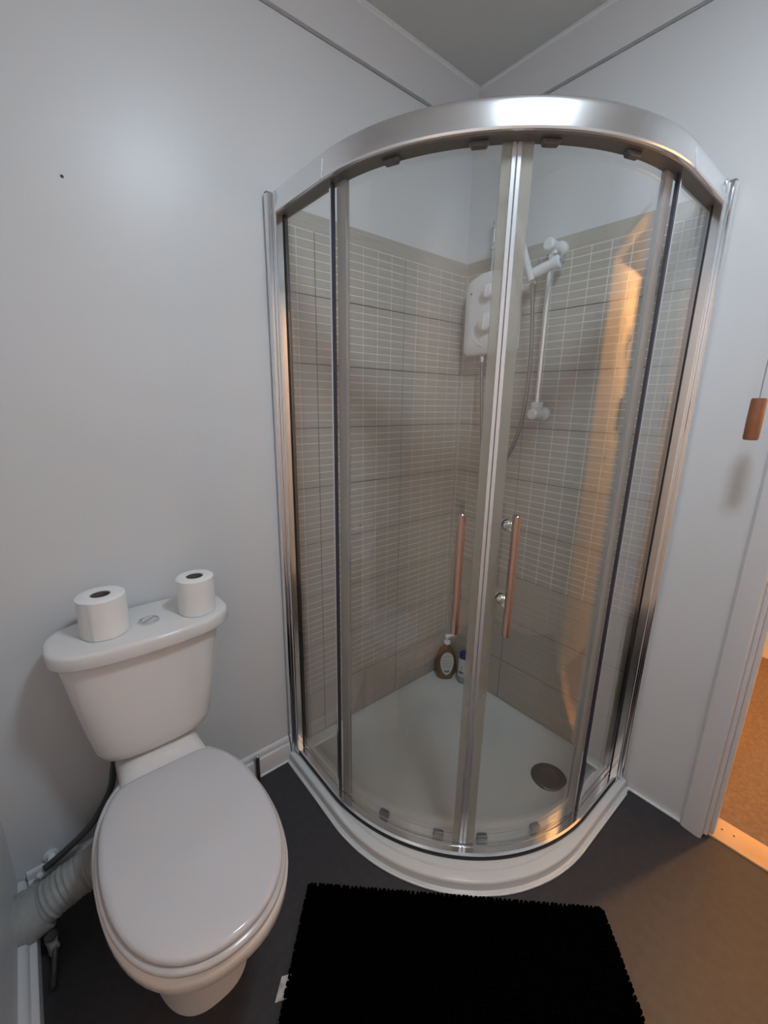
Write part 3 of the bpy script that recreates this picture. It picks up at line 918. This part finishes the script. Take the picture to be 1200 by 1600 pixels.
# ------------------------------------------------------------------ bath mat
mt = thing('bath_mat', 'black tufted bath mat lying on the floor in front of the shower', 'bath mat', (0.83, 0.78, 0))
e1 = Vector((-0.7245, 0.689, 0)); e2 = Vector((0.689, 0.7245, 0))
M0 = Vector((1.036, 0.442, 0))
ML, MW = 0.795, 0.50
MB().loft([[tuple(M0 + e1 * (a_ * ML) + e2 * (b_ * MW) + Vector((0, 0, z))) for a_, b_ in ((0.004, 0.006), (0.996, 0.006), (0.996, 0.994), (0.004, 0.994))] for z in (0.0005, 0.008)]).build('backing', 'mat_black', mt)
pb = MB()
nu, nv = 62, 40
for i in range(nu):
    for j in range(nv):
        u = (i + 0.5) / nu * ML + random.uniform(-.002, .002)
        w = (j + 0.5) / nv * MW + random.uniform(-.002, .002)
        c = M0 + e1 * u + e2 * w
        r = 0.0072; h = 0.014 + random.uniform(-.002, .002)
        tip = c + Vector((random.uniform(-.003, .003), random.uniform(-.003, .003), h))
        base = [(c.x + r * math.cos(q * PI / 3), c.y + r * math.sin(q * PI / 3), 0.007) for q in range(6)]
        midr = [(c.x + r * .85 * math.cos(q * PI / 3), c.y + r * .85 * math.sin(q * PI / 3), h * .8) for q in range(6)]
        pb.add(base + midr + [tuple(tip)], [(q, (q + 1) % 6, 6 + (q + 1) % 6, 6 + q) for q in range(6)] + [(6 + q, 6 + (q + 1) % 6, 12) for q in range(6)])
pb.build('pile', 'mat_black', mt, kind='stuff')
# tufts overhanging the edges
eb = MB()
for side in range(4):
    n = 70 if side % 2 == 0 else 44
    for k in range(n):
        t = (k + random.uniform(.3, .7)) / n
        if side == 0: c = M0 + e1 * (t * ML) - e2 * 0.001
        elif side == 2: c = M0 + e1 * (t * ML) + e2 * (MW + 0.001)
        elif side == 1: c = M0 + e2 * (t * MW) + e1 * (ML + 0.001)
        else: c = M0 + e2 * (t * MW) - e1 * 0.001
        r = random.uniform(.004, .0062)
        eb.lathe((c.x, c.y, 0.001), (0, 0, 1), [(0, r * .8), (.005, r), (.010, r * .7), (.013, r * .2)], 6)
eb.build('edge_tufts', 'mat_black', mt, kind='stuff')
tc_ = M0 + e2 * 0.190
MB().loft([[tuple(tc_ + e2 * a_ + e1 * b_ + Vector((0, 0, z + dz))) for a_, b_, z in ((0.0, 0.004, 0.004), (0.044, 0.004, 0.004), (0.052, -0.022, 0.001), (0.006, -0.020, 0.001))] for dz in (0.0, 0.0008)]).build('care_tag', 'tag_white', mt)

# ------------------------------------------------------------------ pull cord
pc = thing('pull_cord', 'brown wooden light pull hanging on a thin cord by the door casing', 'light pull', (0.12, 1.018, 1.24))
PX, PY = 0.120, 1.0170
MB().lathe((PX, PY, 1.241), (0, 0, 1), [(0, 0.0120), (0.001, 0.0145), (0.006, 0.0155), (0.05, 0.0158), (0.092, 0.0152), (0.097, 0.0140), (0.098, 0.003)], 14).build('wooden_handle', 'wood_pull', pc, smooth=30)
MB().tube([(PX, PY, 1.338), (PX, PY, ZC - 0.03)], 0.0013, 6).build('cord', 'cord_grey', pc, smooth=60)
MB().lathe((PX, PY, ZC - 0.001), (0, 0, -1), [(0, 0.042), (0.022, 0.042), (0.028, 0.034), (0.032, 0.010)], 28).build('ceiling_switch', 'white_plastic', pc, smooth=40)

# ------------------------------------------------------------------ lamps
bl = thing('ceiling_light', 'round flush ceiling light above the bathroom floor', 'ceiling light', (BATH_LAMP_POS[0], BATH_LAMP_POS[1], ZC - 0.07))
MB().lathe((BATH_LAMP_POS[0], BATH_LAMP_POS[1], ZC), (0, 0, -1), [(0, 0.135), (0.028, 0.135), (0.032, 0.128)], 40).build('light_base', 'white_plastic', bl, smooth=40)
MB().lathe((BATH_LAMP_POS[0], BATH_LAMP_POS[1], ZC - 0.0325), (0, 0, -1), [(0, 0.122), (0.012, 0.118), (0.022, 0.098), (0.028, 0.06), (0.030, 0.001)], 40).build('diffuser', 'lamp_diffuser', bl, smooth=60)

hl = thing('hall_pendant', 'bare warm bulb on a short flex in the hall', 'pendant light', (HALL_LAMP_POS[0], HALL_LAMP_POS[1], HALL_LAMP_POS[2]))
hx, hy, hz = HALL_LAMP_POS
MB().lathe((hx, hy, hz - 0.05), (0, 0, 1), [(0, 0.004), (0.006, 0.018), (0.02, 0.029), (0.036, 0.031), (0.055, 0.026), (0.075, 0.016)], 24).build('bulb', 'bulb_glow', hl, smooth=60)
MB().lathe((hx, hy, hz + 0.0255), (0, 0, 1), [(0, 0.018), (0.045, 0.018), (0.055, 0.008)], 20).build('lamp_holder', 'white_plastic', hl, smooth=40)
MB().tube([(hx, hy, hz + 0.078), (hx, hy, 2.42)], 0.003, 8).build('flex', 'white_plastic', hl, smooth=60)
